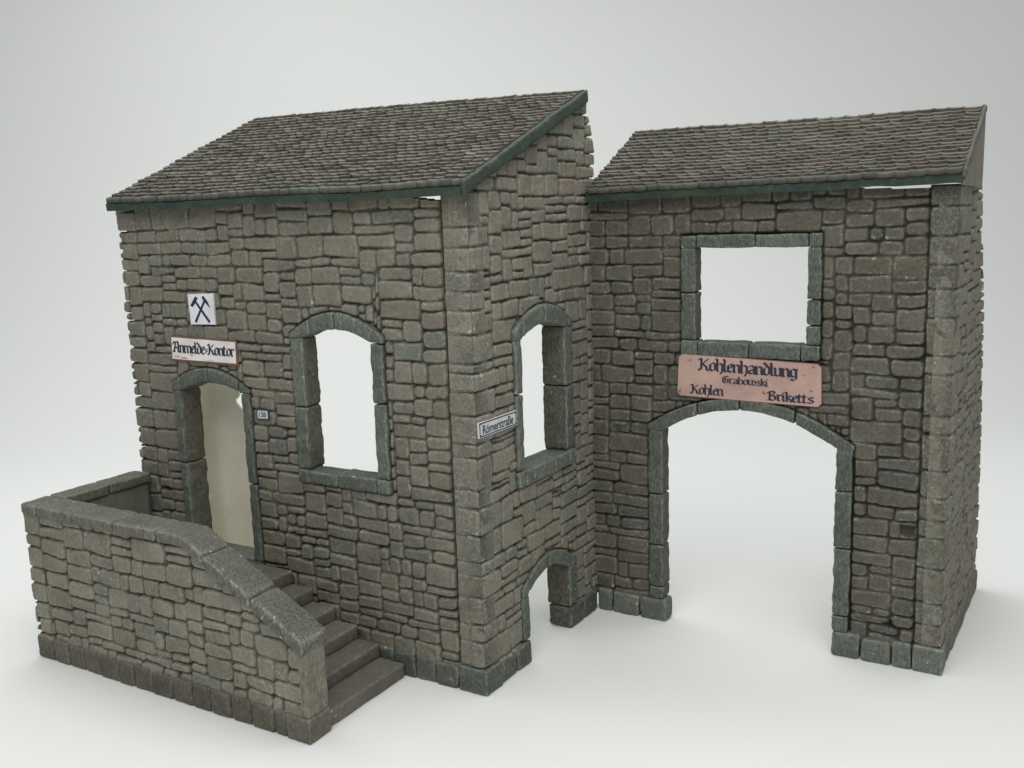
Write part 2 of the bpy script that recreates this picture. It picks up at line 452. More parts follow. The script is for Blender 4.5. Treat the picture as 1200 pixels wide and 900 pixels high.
for op in (door, win_f):
    gd = op.outer(U, V); gr = sstep(-.09, -.02, gd); h = np.where(gd > -.10, h-(.06+.06)*gr*0-.10*gr, h); C = C*(1-.6*gr[..., None])+J4*.6*gr[..., None]
Uc, Vc = (U[:-1, :-1]+U[1:, 1:])/2, (V[:-1, :-1]+V[1:, 1:])/2; dc = d[:-1, :-1]
keep = ~((door.inner(Uc, Vc) > -.12) | (win_f.inner(Uc, Vc) > -.12))
keep &= ~((Uc < -15.72) & (dc < .0)) & (Uc > -16.14)
keep &= ~((Vc > 16.12-.17*np.clip((Uc+2.4)/1.2, 0, 1)) & (Uc > -2.4) & (Uc < -1.03))
def pos_front(u, v, hh):
    cx = np.clip(1-(-u)/.16, 0, 1)
    return np.stack([u+cx*hh*(hh > -.25), -hh, v], -1)
mb = MB(); wall_mesh(mb, U, V, h, C, keep, pos_front, .75, RAW_BOUNCE)
front_wall = mb.build('front_wall', M_STONE, house)
# side wall (gable)
def gable_top(y): return 16.05+(y+.35)*(19.52-16.18)/(7.75+.35)
def side_block(u, v):
    return win_s.block(u, v) | cellar.block(u, v)
pre = [(-.03, .6+.15*rg.integers(0, 6), a, b) for a, b in q_rows]; nq = len(pre)
ids, rects = layout(0, 8.85, Z0, 20, rg, pre, side_block)
isq = np.zeros(len(rects), bool); isq[:nq] = True
def tone_side(n, rng): return stone_tone(n, rng, .05, .07)*1.16
U, V, h, d, C = relief(0, 8.85, Z0, 20, RES, ids, rects, rg, 2, noedge=[(0, isq)], tone=tone_side, edgeR=[0])
H0 = corner_profile(V[:, 0], q_rows, 1)
h = edge_blend(h, U, H0[:, None])
for op in (win_s, cellar):
    gd = op.outer(U, V); gr = sstep(-.09, -.02, gd); h = h-.10*gr; C = C*(1-.6*gr[..., None])+J4*.6*gr[..., None]
Uc, Vc = (U[:-1, :-1]+U[1:, 1:])/2, (V[:-1, :-1]+V[1:, 1:])/2; dc = d[:-1, :-1]
keep = ~((win_s.inner(Uc, Vc) > -.12) | (cellar.inner(Uc, Vc) > -.12))
keep &= Vc < np.where(Uc < 7.72, gable_top(Uc), 19.42)
redge = np.interp(Vc, [0, 16.5, 17.6, 18.6, 19.5], [8.62, 8.62, 8.66, 8.25, 7.98])
keep &= (Uc < redge-.22) | ((Uc < redge+.05*noise2(Vc*3, Vc*0, 4)) & (dc > .0))
keep &= ~((cellar.o0 < Uc) & (Uc < cellar.o1) & (Vc < .88))
def pos_side(u, v, hh):
    cy = np.clip(1-u/.16, 0, 1)
    return np.stack([hh, u-cy*hh*(hh > -.25), v], -1)
mb = MB(); wall_mesh(mb, U, V, h, C, keep, pos_side, .93, RAW_BOUNCE)
# gable masonry: fix winding by flipping (u axis is y here)
side_wall = mb.build('side_wall', M_STONE, house)

def base_blocks(mb, a, b, mapper, seed, w=(.75, 1.05), h=.86, thick=.8, first=None, tone=SLATE, dry=.35):
    rg_ = random.Random(seed); x = a; k = 0
    while x < b-.2:
        ww = rg_.uniform(*w)
        if first and k == 0: ww = first
        if b-(x+ww) < .5: ww = b-x
        t = np.array(tone)*rg_.uniform(.8, 1.12)
        t = t*(1-.2)+np.array(TAUPE)*.2*rg_.uniform(.4, 1)
        hh = h+rg_.uniform(-.03, .03)
        rblock(mb, (x+.018, -.06-rg_.uniform(0, .035), 0), (x+ww-.018, thick, hh), r=.10, res=.07, amp=.022, tone=t, dry=dry, fmap=mapper, seed=seed+k, irregular=.05)
        x += ww; k += 1
ident = lambda x: x
mb = MB()
base_blocks(mb, -15.9, -1.05, ident, 5, tone=SLATE*.72)
rblock(mb, (-1.02, -.09, 0), (.09, .9, .88), r=.06, res=.07, amp=.02, tone=SLATE*.8, dry=.5)
mb.build('base_course', M_DRESS, front_wall)
side_map = lambda x: np.stack([-x[:, 1], x[:, 0], x[:, 2]], -1)
mb = MB()
base_blocks(mb, .93, 2.90, side_map, 6, w=(.9, 1.02), tone=SLATE*.75, thick=.9)
mb.build('base_course', M_DRESS, side_wall); mb = MB()
base_blocks(mb, 5.84, 8.13, side_map, 7, w=(1.1, 1.2), tone=SLATE*.68, thick=.9)
mb.build('base_course', M_DRESS, side_wall)

def jamb(mb, u0, u1, zs, depth, mapper, proud=.05, tone=SLATE, dry=.5, seed=0):
    for k, (a, b) in enumerate(zip(zs[:-1], zs[1:])):
        rr = random.Random(seed*7+k)
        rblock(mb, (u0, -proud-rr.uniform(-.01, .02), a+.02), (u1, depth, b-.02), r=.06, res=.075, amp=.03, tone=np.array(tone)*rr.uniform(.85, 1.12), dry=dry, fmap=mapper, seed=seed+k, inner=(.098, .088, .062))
def arch(mb, u0, u1, of, inf, splits, depth, mapper, proud=.07, tone=SLATE, dry=.5):
    for a, b in zip(splits[:-1], splits[1:]):
        def f(x, a=a, b=b):
            y = x.copy(); lo, hi = inf(np.clip(x[:, 0], INN[0], INN[1])), of(x[:, 0])
            y[:, 2] = lo+(hi-lo)*x[:, 2]
            return mapper(y) if mapper else y
        INN = (u0+.0, u1)
        L = .45
        def f2(x, f=f):
            y = x.copy(); y[:, 2] = x[:, 2]/L; return f(y)
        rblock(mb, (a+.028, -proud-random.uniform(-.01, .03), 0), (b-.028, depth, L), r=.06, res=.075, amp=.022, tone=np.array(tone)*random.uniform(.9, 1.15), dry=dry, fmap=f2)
def sill(mb, splits, z0, z1, depth, mapper, proud=.10, tone=SLATE, dry=.5):
    for a, b in zip(splits[:-1], splits[1:]):
        rblock(mb, (a+.015, -proud-random.uniform(0, .03), z0), (b-.015, depth, z1+random.uniform(-.02, .02)), r=.07, res=.075, amp=.022, tone=np.array(tone)*random.uniform(.85, 1.15), dry=dry, fmap=mapper)
DG = SLATE*.95
# front window
wf = part_empty('window_surround', house)
mb = MB(); jamb(mb, -7.56, -7.02, [6.86, 9.1, 11.54], .75, ident, seed=1); mb.build('jamb', M_DRESS, wf)
mb = MB(); jamb(mb, -4.02, -3.52, [6.86, 9.45, 11.46], .75, ident, seed=2); mb.build('jamb', M_DRESS, wf)
mb = MB(); arch(mb, -7.02, -4.02, win_f.oarch, win_f.iarch, [-7.62, -6.62, -5.50, -3.46], .75, None); mb.build('arch', M_DRESS, wf)
mb = MB(); sill(mb, [-7.55, -7.05, -5.75, -4.05, -3.50], 6.38, 6.86, .75, ident); mb.build('sill', M_DRESS, wf)
# door
wd = part_empty('door_surround', house)
mb = MB(); jamb(mb, -13.76, -13.36, [3.1, 6.45, 9.30], .93, ident, seed=3, dry=.35, tone=SLATE*1.0); mb.build('jamb', M_DRESS, wd)
mb = MB(); jamb(mb, -10.13, -9.74, [3.0, 6.0, 9.42], .93, ident, seed=4, dry=.3); mb.build('jamb', M_DRESS, wd)
mb = MB(); arch(mb, -13.36, -10.13, door.oarch, door.iarch, [-13.86, -13.30, -11.78, -10.25, -9.68], .93, None, dry=.3); mb.build('arch', M_DRESS, wd)
mb = MB(); rblock(mb, (-13.7, -.04, 2.70), (-9.8, .93, 3.10), r=.05, amp=.01, tone=SLATE*1.25, dry=.2); mb.build('threshold', M_DRESS, wd)
# side window
ws_ = part_empty('window_surround', house)
mb = MB(); jamb(mb, 2.44, 2.86, [6.90, 9.55, 11.40], .93, side_map, seed=5); mb.build('jamb', M_DRESS, ws_)
mb = MB(); jamb(mb, 5.90, 6.52, [6.90, 9.3, 11.46], .93, side_map, seed=6, tone=SLATE*.9); mb.build('jamb', M_DRESS, ws_)
mb = MB(); arch(mb, 2.86, 5.90, win_s.oarch, win_s.iarch, [2.40, 2.95, 4.45, 6.10, 6.62], .93, side_map); mb.build('arch', M_DRESS, ws_)
mb = MB(); sill(mb, [2.40, 2.85, 4.3, 4.85, 5.95, 6.40], 6.36, 6.90, .93, side_map); mb.build('sill', M_DRESS, ws_)
# cellar opening
wc = part_empty('cellar_surround', house)
mb = MB(); jamb(mb, 2.46, 2.90, [.88, 2.56], .93, side_map, seed=7, dry=.3); mb.build('jamb', M_DRESS, wc)
mb = MB(); jamb(mb, 5.84, 6.42, [.88, 2.50], .93, side_map, seed=8, tone=SLATE*.8); mb.build('jamb', M_DRESS, wc)
mb = MB(); arch(mb, 2.90, 5.84, cellar.oarch, cellar.iarch, [2.38, 2.92, 4.30, 6.0, 6.46], .93, side_map, dry=.4); mb.build('arch', M_DRESS, wc)

# ------------------------------------------------------------------ roofs
def roof(parent, x0, x1, y0, y1, z0f, z1f, seed, rowsn, tw, name='roof', thick=.30, tone=None, skew=0.0):
    """z0f(x): eave top height, z1f(x): ridge height; slab plus tiles"""
    def surf(x, t): return y0+(y1-y0)*t, z0f(x)+(z1f(x)-z0f(x))*t-.10*np.sin(np.pi*t)*np.sin(np.pi*np.clip((x-x0)/(x1-x0), 0, 1))
    nx, ny = 60, 30
    xs = np.linspace(x0, x1, nx+1); ts = np.linspace(0, 1, ny+1)
    X, T = np.meshgrid(xs, ts); Y, Z = surf(X, T)
    Z = Z-.05
    w = .03*noise2(X*1.7, Y*1.7, seed)+.02*noise2(X*5, Y*5, seed+1)
    top = np.stack([X, Y, Z+w*.5], -1)
    bot = np.stack([X, Y+.02*(T == 0), Z-thick+.05+w], -1)
    n = X.size; idx = np.arange(n).reshape(X.shape)
    F = []
    q = lambda a, b, c, d_: F.append(np.stack([a.ravel(), b.ravel(), c.ravel(), d_.ravel()], -1))
    q(idx[:-1, :-1], idx[:-1, 1:], idx[1:, 1:], idx[1:, :-1])
    q(n+idx[:-1, :-1], n+idx[1:, :-1], n+idx[1:, 1:], n+idx[:-1, 1:])
    q(idx[0, :-1], n+idx[0, :-1], n+idx[0, 1:], idx[0, 1:])
    q(idx[-1, 1:], n+idx[-1, 1:], n+idx[-1, :-1], idx[-1, :-1])
    q(idx[1:, 0], n+idx[1:, 0], n+idx[:-1, 0], idx[:-1, 0])
    q(idx[:-1, -1], n+idx[:-1, -1], n+idx[1:, -1], idx[1:, -1])
    Vv = np.vstack([top.reshape(-1, 3), bot.reshape(-1, 3)])
    Vv = Vv+.012*np.stack([0*Vv[:, 0], noise3(Vv[:, 0]*6, Vv[:, 1]*6, Vv[:, 2]*6, seed+5), noise3(Vv[:, 0]*5, Vv[:, 1]*5, Vv[:, 2]*6, seed+6)], -1)
    c = np.array([.034, .052, .040])*(1+.35*noise3(Vv[:, 0]*2, Vv[:, 1]*2, Vv[:, 2]*5, seed))[:, None]
    b_ = sstep(.3, .8, noise3(Vv[:, 0]*.6, Vv[:, 1]*.6, Vv[:, 2], seed+3))[:, None]
    c = c*(1-.6*b_)+np.array([.07, .062, .046])*.6*b_
    rf = mk(name, Vv, np.vstack(F), c, M_EDGE, parent, smooth=False)
    # tiles
    mb = MB(); rg_ = np.random.default_rng(seed)
    pitch = 1.0/rowsn
    slope_len = math.hypot(y1-y0, float(z1f(np.array(0.))-z0f(np.array(0.))))
    for r in range(rowsn):
        t0 = r*pitch
        x = x0-(tw*.5 if r % 2 else 0)+skew*r
        x -= math.floor((x-x0)/tw)*tw if x > x0 else 0
        rowtone = rg_.uniform(.93, 1.07)
        while x < x1-.04:
            w_ = tw*rg_.uniform(.9, 1.1)
            a, b = max(x, x0-.03+rg_.uniform(-.03, .03)), min(x+w_, x1+.02)
            if x1-b < .12: b = x1+rg_.uniform(-.02, .03)
            x = x+w_ if b < x1-.001 else x1+1
            if b-a < .08: continue
            lift = rg_.uniform(0, .03); th = .075+rg_.uniform(-.012, .018)
            dt = (rg_.uniform(-.02, .02)+.03*float(noise2(np.array([a*.9]), np.array([r*3.3]), seed)[0]))/slope_len
            nn = 5
            us = np.linspace(a-.004, b+.004, nn)
            cx_ = (us-(a+b)/2)/((b-a)/2)
            sag = 0*cx_                       # rounded lower edge
            tl = t0+dt+(.05*cx_**4)/slope_len
            tilt = rg_.normal(0, .009)
            rowsP = []
            for (tt, hgt) in ((tl, lift+.055+th), (tl+pitch*.5, .055+th*.75+lift*.6), (tl+pitch*1.55, .03)):
                tt = np.minimum(tt, 1.003)
                yy, zz = surf(us, tt); rowsP.append(np.stack([us, yy-.28*hgt, zz+hgt*.93+tilt*cx_], -1))
            yy, zz = surf(us, tl); low = np.stack([us, yy+.01-(.05 if r == 0 else 0), zz+lift*.4+tilt*cx_-(.04 if r == 0 else .01)], -1)
            P = np.stack([low]+rowsP, 0)                    # 4 x nn
            id_ = np.arange(4*nn).reshape(4, nn)
            Fq = np.stack([id_[:-1, :-1], id_[:-1, 1:], id_[1:, 1:], id_[1:, :-1]], -1).reshape(-1, 4)
            # sides
            for e in (0, nn-1):
                side = np.array([low[e], rowsP[0][e], rowsP[1][e], rowsP[2][e]])
            base = np.array(TILE)*rg_.uniform(.84, 1.16)*rowtone
            u = rg_.random()
            if u < .16: base = base*np.array([1.06, .98, .93])
            elif u < .30: base = base*np.array([.92, 1.02, .98])
            # grime patches and moss near the eave
            pn = float(noise2(np.array([(a+b)*.35]), np.array([t0*7.]), seed+9)[0])
            base = base*(1+.18*pn)
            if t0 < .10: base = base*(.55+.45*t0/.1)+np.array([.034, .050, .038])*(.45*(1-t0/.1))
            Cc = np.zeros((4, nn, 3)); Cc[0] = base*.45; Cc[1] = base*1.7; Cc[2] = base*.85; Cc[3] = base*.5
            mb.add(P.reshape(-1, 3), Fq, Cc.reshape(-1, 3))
            # side skirts keep the tile solid when seen along the row
            for e, flip in ((0, False), (nn-1, True)):
                s_top = np.array([rowsP[0][e], rowsP[1][e], rowsP[2][e]]); s_bot = s_top-np.array([0, 0, .12])
                sv = np.vstack([s_top, s_bot]); fq = np.array([[0, 1, 4, 3], [1, 2, 5, 4]])
                if flip: fq = fq[:, ::-1]
                mb.add(sv, fq, base*.8)
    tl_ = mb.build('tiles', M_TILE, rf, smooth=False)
    return rf, surf
TILE = np.array([.094, .087, .071])
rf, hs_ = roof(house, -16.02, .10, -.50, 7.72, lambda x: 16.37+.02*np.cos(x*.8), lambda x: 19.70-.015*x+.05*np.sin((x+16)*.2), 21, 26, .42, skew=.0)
# verge board down the gable end
def verge(parent, x0, x1, surf, tone, name='verge', zlo=-.34, zhi=.10, t0=0.0, t1=1.0):
    mb = MB()
    def fm(p):
        t = p[:, 1]/8.0
        yy, zz = surf(p[:, 0]*0+x0, t)
        return np.stack([p[:, 0], yy, zz+p[:, 2]], -1)
    rblock(mb, (x0, t0*8, zlo), (x1, t1*8, zhi), r=.05, res=.10, amp=.032, tone=tone, dry=.10, fmap=fm)
    return mb.build(name, M_EDGE, parent)
verge(rf, .08, .26, hs_, np.array([.040, .058, .044]))

# ================================================================== GATE BUILDING
gate = empty('stone_gatehouse', (6, HD, 0), 'grey-brown rubble stone model gatehouse with wide archway and square window opening', 'model gatehouse')
rg = np.random.default_rng(202)
GX = 12.58
q_rows = rows(.9, 15.98, rg, .3, 1.45)
def gate_block(u, v): return win_g.block(u, v) | arch_g.block(u, v)
pre = [(11.70, GX+.03, a, b) for a, b in q_rows]; nq = len(pre)
ids, rects = layout(-.12, GX, Z0, 16.0, rg, pre, gate_block, hs=(2, 3, 3, 4, 4, 5), ws=(3, 10))
rects[:nq, 0] = 11.72; rects[:nq, 1] = GX
isq = np.zeros(len(rects), bool); isq[:nq] = True
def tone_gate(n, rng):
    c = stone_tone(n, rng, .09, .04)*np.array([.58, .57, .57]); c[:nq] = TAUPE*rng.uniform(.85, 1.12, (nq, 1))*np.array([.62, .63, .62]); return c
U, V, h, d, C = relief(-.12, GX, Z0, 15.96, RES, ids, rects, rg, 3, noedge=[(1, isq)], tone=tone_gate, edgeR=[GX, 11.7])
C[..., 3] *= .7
H0 = corner_profile(V[:, -1], q_rows, 2)
h = edge_blend(h, GX-U, H0[:, None])
seam = 1-sstep(.012, .045, np.abs(U-11.70+.006*noise2(V*2, V*0, 5)))
h = h-.12*seam; C = C*(1-.75*seam[..., None])+J4*.75*seam[..., None]
for op in (win_g, arch_g):
    gd = op.outer(U, V); gr = sstep(-.09, -.02, gd); h = h-.10*gr; C = C*(1-.6*gr[..., None])+J4*.6*gr[..., None]
# broken quoin pocket and missing bits on the right pier
def pocket(U, V, h, C, a, b, c, e, dep=.25):
    m = sstep(0, .05, np.minimum(np.minimum(U-a, b-U), np.minimum(V-c, e-V))+.02*noise2(U*9, V*9, 8))
    return h-dep*m, C*(1-.6*m[..., None])+J4*.6*m[..., None]
h, C = pocket(U, V, h, C, 12.15, 12.50, 2.35, 2.85, .22)
h, C = pocket(U, V, h, C, 11.15, 11.68, 4.55, 5.0, .2)
Uc, Vc = (U[:-1, :-1]+U[1:, 1:])/2, (V[:-1, :-1]+V[1:, 1:])/2
keep = ~((win_g.inner(Uc, Vc) > -.12) | (arch_g.inner(Uc, Vc) > -.12))
keep &= ~((arch_g.o0 < Uc) & (Uc < arch_g.o1) & (Vc < .88))
keep &= ~((Vc > 15.95-.09*np.clip((Uc-9.4)/1.8, 0, 1)) & (Uc > 9.4) & (Uc < 11.68))
def pos_gate(u, v, hh):
    cx = np.clip(1-(GX-u)/.16, 0, 1)
    return np.stack([u+cx*hh*(hh > -.25), HD-hh, v], -1)
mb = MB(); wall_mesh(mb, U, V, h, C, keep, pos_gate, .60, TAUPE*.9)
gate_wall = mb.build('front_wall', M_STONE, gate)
# right hand return wall
pre = [(-.03, .6+.15*rg.integers(0, 5), a, b) for a, b in q_rows]; nq = len(pre)
ids, rects = layout(0, 8.7, Z0, 16.0, rg, pre, None, hs=(2, 3, 3, 4, 4, 5), ws=(3, 10))
isq = np.zeros(len(rects), bool); isq[:nq] = True
U, V, h, d, C = relief(0, 8.7, Z0, 15.94, .05, ids, rects, rg, 4, noedge=[(0, isq)], tone=lambda n, r: stone_tone(n, r, .03, .03)*1.02, edgeR=[0])
H0 = corner_profile(V[:, 0], q_rows, 2); h = edge_blend(h, U, H0[:, None])
Uc, Vc = (U[:-1, :-1]+U[1:, 1:])/2, (V[:-1, :-1]+V[1:, 1:])/2; dc = d[:-1, :-1]
redge = np.interp(Vc, [0, 5.5, 11, 16], [8.55, 8.4, 7.0, 4.9])
keep = (Uc < redge-.3) | ((Uc < redge+.1*noise2(Vc*2, Vc*0, 6)) & (dc > 0))
def pos_gs(u, v, hh):
    cy = np.clip(1-u/.16, 0, 1)
    return np.stack([GX+.019*u+hh, HD+u-cy*hh*(hh > -.25), v], -1)
mb = MB(); wall_mesh(mb, U, V, h, C, keep, pos_gs, .60, TAUPE*.9)
gate_side = mb.build('side_wall', M_STONE, gate)
gmap = lambda x: np.stack([x[:, 0], HD+x[:, 1], x[:, 2]], -1)
gsmap = lambda x: np.stack([GX+.019*x[:, 0]-x[:, 1], HD+x[:, 0], x[:, 2]], -1)
mb = MB()
for (a, b) in ((.08, .72), (.72, 1.86), (1.86, 3.0), (9.06, 10.05), (10.05, 11.05), (11.05, 11.72)):
    if a == 9.06: mb.build('base_course', M_DRESS, gate_wall); mb = MB()
    rblock(mb, (a+.02, -.08-random.uniform(0, .03), 0), (b-.02, .6, .86+random.uniform(-.04, .04)), r=.12, res=.07, amp=.025, tone=SLATE*random.uniform(.85, 1.2), dry=.4, fmap=gmap, irregular=.06, seed=a)
rblock(mb, (11.74, -.08, 0), (GX+.09, .9, .9), r=.05, res=.07, amp=.02, tone=SLATE*1.2, dry=.75, fmap=gmap)
mb.build('base_course', M_DRESS, gate_wall)
mb = MB(); base_blocks(mb, .95, 8.6, gsmap, 9, w=(.9, 1.3), thick=.6, h=.84, tone=TAUPE*.8); mb.build('base_course', M_DRESS, gate_side)
# archway surround
wa = part_empty('archway_surround', gate)
mb = MB(); jamb(mb, 2.28, 2.84, [.88, 1.35, 3.0, 5.0, 7.50], .62, gmap, seed=11, tone=SLATE*.82); mb.build('jamb', M_DRESS, wa)
mb = MB(); jamb(mb, 9.08, 9.62, [.88, 1.45, 3.9, 5.9, 7.50], .62, gmap, seed=12, tone=SLATE*.82); mb.build('jamb', M_DRESS, wa)
mb = MB(); arch(mb, 2.84, 9.08, arch_g.oarch, arch_g.iarch, [2.22, 4.2, 5.75, 7.7, 9.70], .62, gmap, tone=SLATE*.82); mb.build('arch', M_DRESS, wa)
# square window surround
wg = part_empty('window_surround', gate)
mb = MB(); jamb(mb, 3.58, 4.12, [10.84, 12.55, 14.12], .62, gmap, seed=13, tone=SLATE*.85); mb.build('jamb', M_DRESS, wg)
mb = MB(); jamb(mb, 8.02, 8.47, [10.84, 11.5, 12.35, 14.12], .62, gmap, seed=14, tone=SLATE*.85); mb.build('jamb', M_DRESS, wg)
mb = MB(); sill(mb, [3.56, 4.15, 6.25, 8.05, 8.5], 14.10, 14.54, .62, gmap, proud=.06, tone=SLATE*.85); mb.build('lintel', M_DRESS, wg)
mb = MB(); sill(mb, [3.56, 4.20, 6.05, 7.85, 8.48], 10.30, 10.84, .62, gmap, proud=.08, tone=SLATE*.85); mb.build('sill', M_DRESS, wg)
# roof and gable board
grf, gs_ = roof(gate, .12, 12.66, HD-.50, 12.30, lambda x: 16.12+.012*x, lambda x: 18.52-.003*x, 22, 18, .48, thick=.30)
mb = MB()
ys = np.linspace(0, 1, 14)
poly = [(HD-.42, 15.92), (11.9, 15.84), (12.15, 15.88), (12.28, 16.02), (12.32, 16.25), (12.32, 18.34)]
top = [(HD-.42+(12.32-HD+.42)*t, 16.02+(18.34-16.02)*t) for t in np.linspace(0, 1, 8)]
pl = poly[:-1]+[p for p in top[::-1]]
pl = [(HD-.42, 15.92), (10.3, 15.88), (11.9, 15.84), (12.15, 15.88), (12.28, 16.02), (12.32, 16.25), (12.32, 18.36), (HD-.42, 16.12)]
n = len(pl); Vv = [(12.62, y, z) for y, z in pl]+[(12.74, y, z) for y, z in pl]
Fp = [tuple(range(n-1, -1, -1)), tuple(range(n, 2*n))]+[(i, (i+1) % n, n+(i+1) % n, n+i) for i in range(n)]
mk('gable_board', Vv, Fp, TAUPE*1.0, M_PLASTER, gate, smooth=False)
verge(grf, 12.63, 12.78, gs_, np.array([.085, .085, .070]), zlo=-.16, zhi=.12)

# ================================================================== ENTRANCE STAIRS WITH PARAPET
stairs = empty('entrance_stairs', (-9.5, -2.5, 0), 'low walled stone stairway with a sloping grey coping leading up to the doorway', 'stairs')
PY = -4.975; PT = .92
rg = np.random.default_rng(303)
cap_top = lambda x: np.where(x < -8.0, 5.86, 5.86-(x+8.0)*(5.86-3.30)/(8.0-3.06))
cap_bot = lambda x: np.where(x < -8.05, 5.47, 5.47-(x+8.05)*(5.47-2.80)/(8.05-3.06))
pre = [(-16.45+rg.choice([0, 0, .15]), -15.6, a, b) for a, b in rows(.9, 5.5, rg, .45, .8)]
ids, rects = layout(-16.45, -3.30, Z0, 5.9, rg, pre, None, hs=(2, 3, 3, 4, 4, 5), ws=(3, 10))
U, V, h, d, C = relief(-16.45, -3.30, Z0, 5.9, .04, ids, rects, rg, 5, joint=.026, depth=.15, tone=lambda n, r: stone_tone(n, r, .02, .06)*1.16, holes=.05)
Uc, Vc = (U[:-1, :-1]+U[1:, 1:])/2, (V[:-1, :-1]+V[1:, 1:])/2; dc = d[:-1, :-1]
keep = (Vc < cap_bot(Uc)+.12) & ((Uc > -16.0) | ((dc > 0) & (Uc > -16.36)))
pos_par = lambda u, v, hh: np.stack([u, PY-hh, v], -1)
mb = MB(); wall_mesh(mb, U, V, h, C, keep, pos_par, PT, SLATE*1.3)
par = mb.build('parapet_wall', M_STONE, stairs)
pmap = lambda x: np.stack([x[:, 0], PY+x[:, 1], x[:, 2]], -1)
mb = MB(); base_blocks(mb, -16.36, -4.0, pmap, 15, w=(.82, 1.0), thick=PT-.02, h=.84, tone=TAUPE*.62, dry=.22)
rblock(mb, (-3.98, -.09, 0), (-3.04, PT-.0, .80), r=.06, res=.07, amp=.02, tone=TAUPE*.75, dry=.3, fmap=pmap)
mb.build('base_course', M_DRESS, par)
mb = MB()
def piermap(x):
    return np.stack([x[:, 0], PY+x[:, 1], x[:, 2]], -1)
rblock(mb, (-3.42, -.01, .78), (-3.09, PT-.03, 2.95), r=.07, res=.07, amp=.018, tone=TAUPE*1.12, dry=.3, fmap=piermap)
mb.build('end_pier', M_DRESS, par)
# coping stones
def capmap(x):
    z0, z1 = cap_bot(x[:, 0]), cap_top(x[:, 0])
    return np.stack([x[:, 0], PY+x[:, 1], z0+(z1-z0)*x[:, 2]/.4], -1)
mb = MB()
for a, b in zip([-16.38, -15.45, -13.45, -11.3, -9.2, -7.05, -5.10], [-15.45, -13.45, -11.3, -9.2, -7.05, -5.10, -3.02]):
    rblock(mb, (a+.04, -.10-random.uniform(0, .05), 0), (b-.04, PT+.13+random.uniform(-.03, .03), .4), r=.09, res=.08, amp=.022, tone=(TAUPE*.60+SLATE*.18 if b < -7 else TAUPE*.28+SLATE*.48), dry=(.5 if b < -7 else .7), fmap=capmap)
mb.build('coping', M_DRESS, par)
# left hand return: smooth painted inside, coping on top
mb = MB(); rblock(mb, (-16.24, PY+PT-.05, 0), (-15.56, -.16, 5.48), r=.03, res=.16, amp=.012, tone=np.array([.135, .150, .118]), dry=.06)
ret = mb.build('return_wall', M_PLASTER, stairs)
mb = MB()
for a, b in ((PY+PT+.14, -2.0), (-2.0, -.10)):
    rblock(mb, (-16.38, a+.025, 5.46), (-15.46, b-.025, 5.86), r=.06, res=.08, amp=.018, tone=TAUPE*.60+SLATE*.18, dry=.45)
mb.build('coping', M_DRESS, ret)
# steps
SX = [-3.20, -4.22, -5.15, -6.12, -7.15, -8.10]
STEPC = np.array([.135, .124, .100])
for k, x in enumerate(SX):
    mb = MB(); z1 = .50*(k+1)+.03; z0 = z1-.52
    x_end = (SX[k+1]-.35) if k < 5 else -15.56
    z0 = max(0, z0)
    rblock(mb, (x_end, PY+PT-.02, z0), (x, -.16, z1), r=.07, res=.09, amp=.022, tone=STEPC*random.uniform(.92, 1.08)*(1 if k < 5 else .95), dry=.28, seed=k)
    mb.build('step' if k < 5 else 'landing', M_STEP, stairs)
    # riser core behind the tread keeps the flight solid
mb = MB()
for k in range(1, 6):
    rblock(mb, (-15.56 if k == 5 else SX[k+1]-.3, PY+PT, 0), (SX[k]-.08, -.2, .5*k+.02), r=.02, res=.3, amp=0, tone=STEPC*.8, dry=0)
mb.build('stair_core', M_STEP, stairs)

# ================================================================== PLASTER PIECE BEHIND THE DOOR
zs = [0, 2, 4, 6, 7.5, 8.1, 8.25, 8.4, 8.6, 8.7, 8.8, 8.95, 9.1, 9.2, 9.3, 10.6]
xr = [-10.95, -10.98, -11.0, -11.05, -11.1, -11.3, -11.55, -11.78, -12.0, -12.02, -11.86, -11.76, -11.72, -11.5, -11.30, -11.2]
Vv, Fp = [], []
for z, x in zip(zs, xr):
    z_ = z-.08 if 7.6 < z < 9.4 else z; Vv += [(-15.6, 1.9, z_), (x-.58, 1.9, z_), (x-.58, 2.0, z_), (-15.6, 2.0, z_)]
for i in range(len(zs)-1):
    a = i*4; b = a+4
    for k in range(4): Fp.append((a+k, a+(k+1) % 4, b+(k+1) % 4, b+k))
Fp += [(3, 2, 1, 0), tuple(len(Vv)-4+k for k in range(4))]
pp = mk('plaster_panel', Vv, Fp, np.array([.84, .81, .67]), M_CREAM, None, smooth=False)
pp['label'] = 'plain cream plaster slab with chipped edge standing behind the open doorway'; pp['category'] = 'plaster slab'

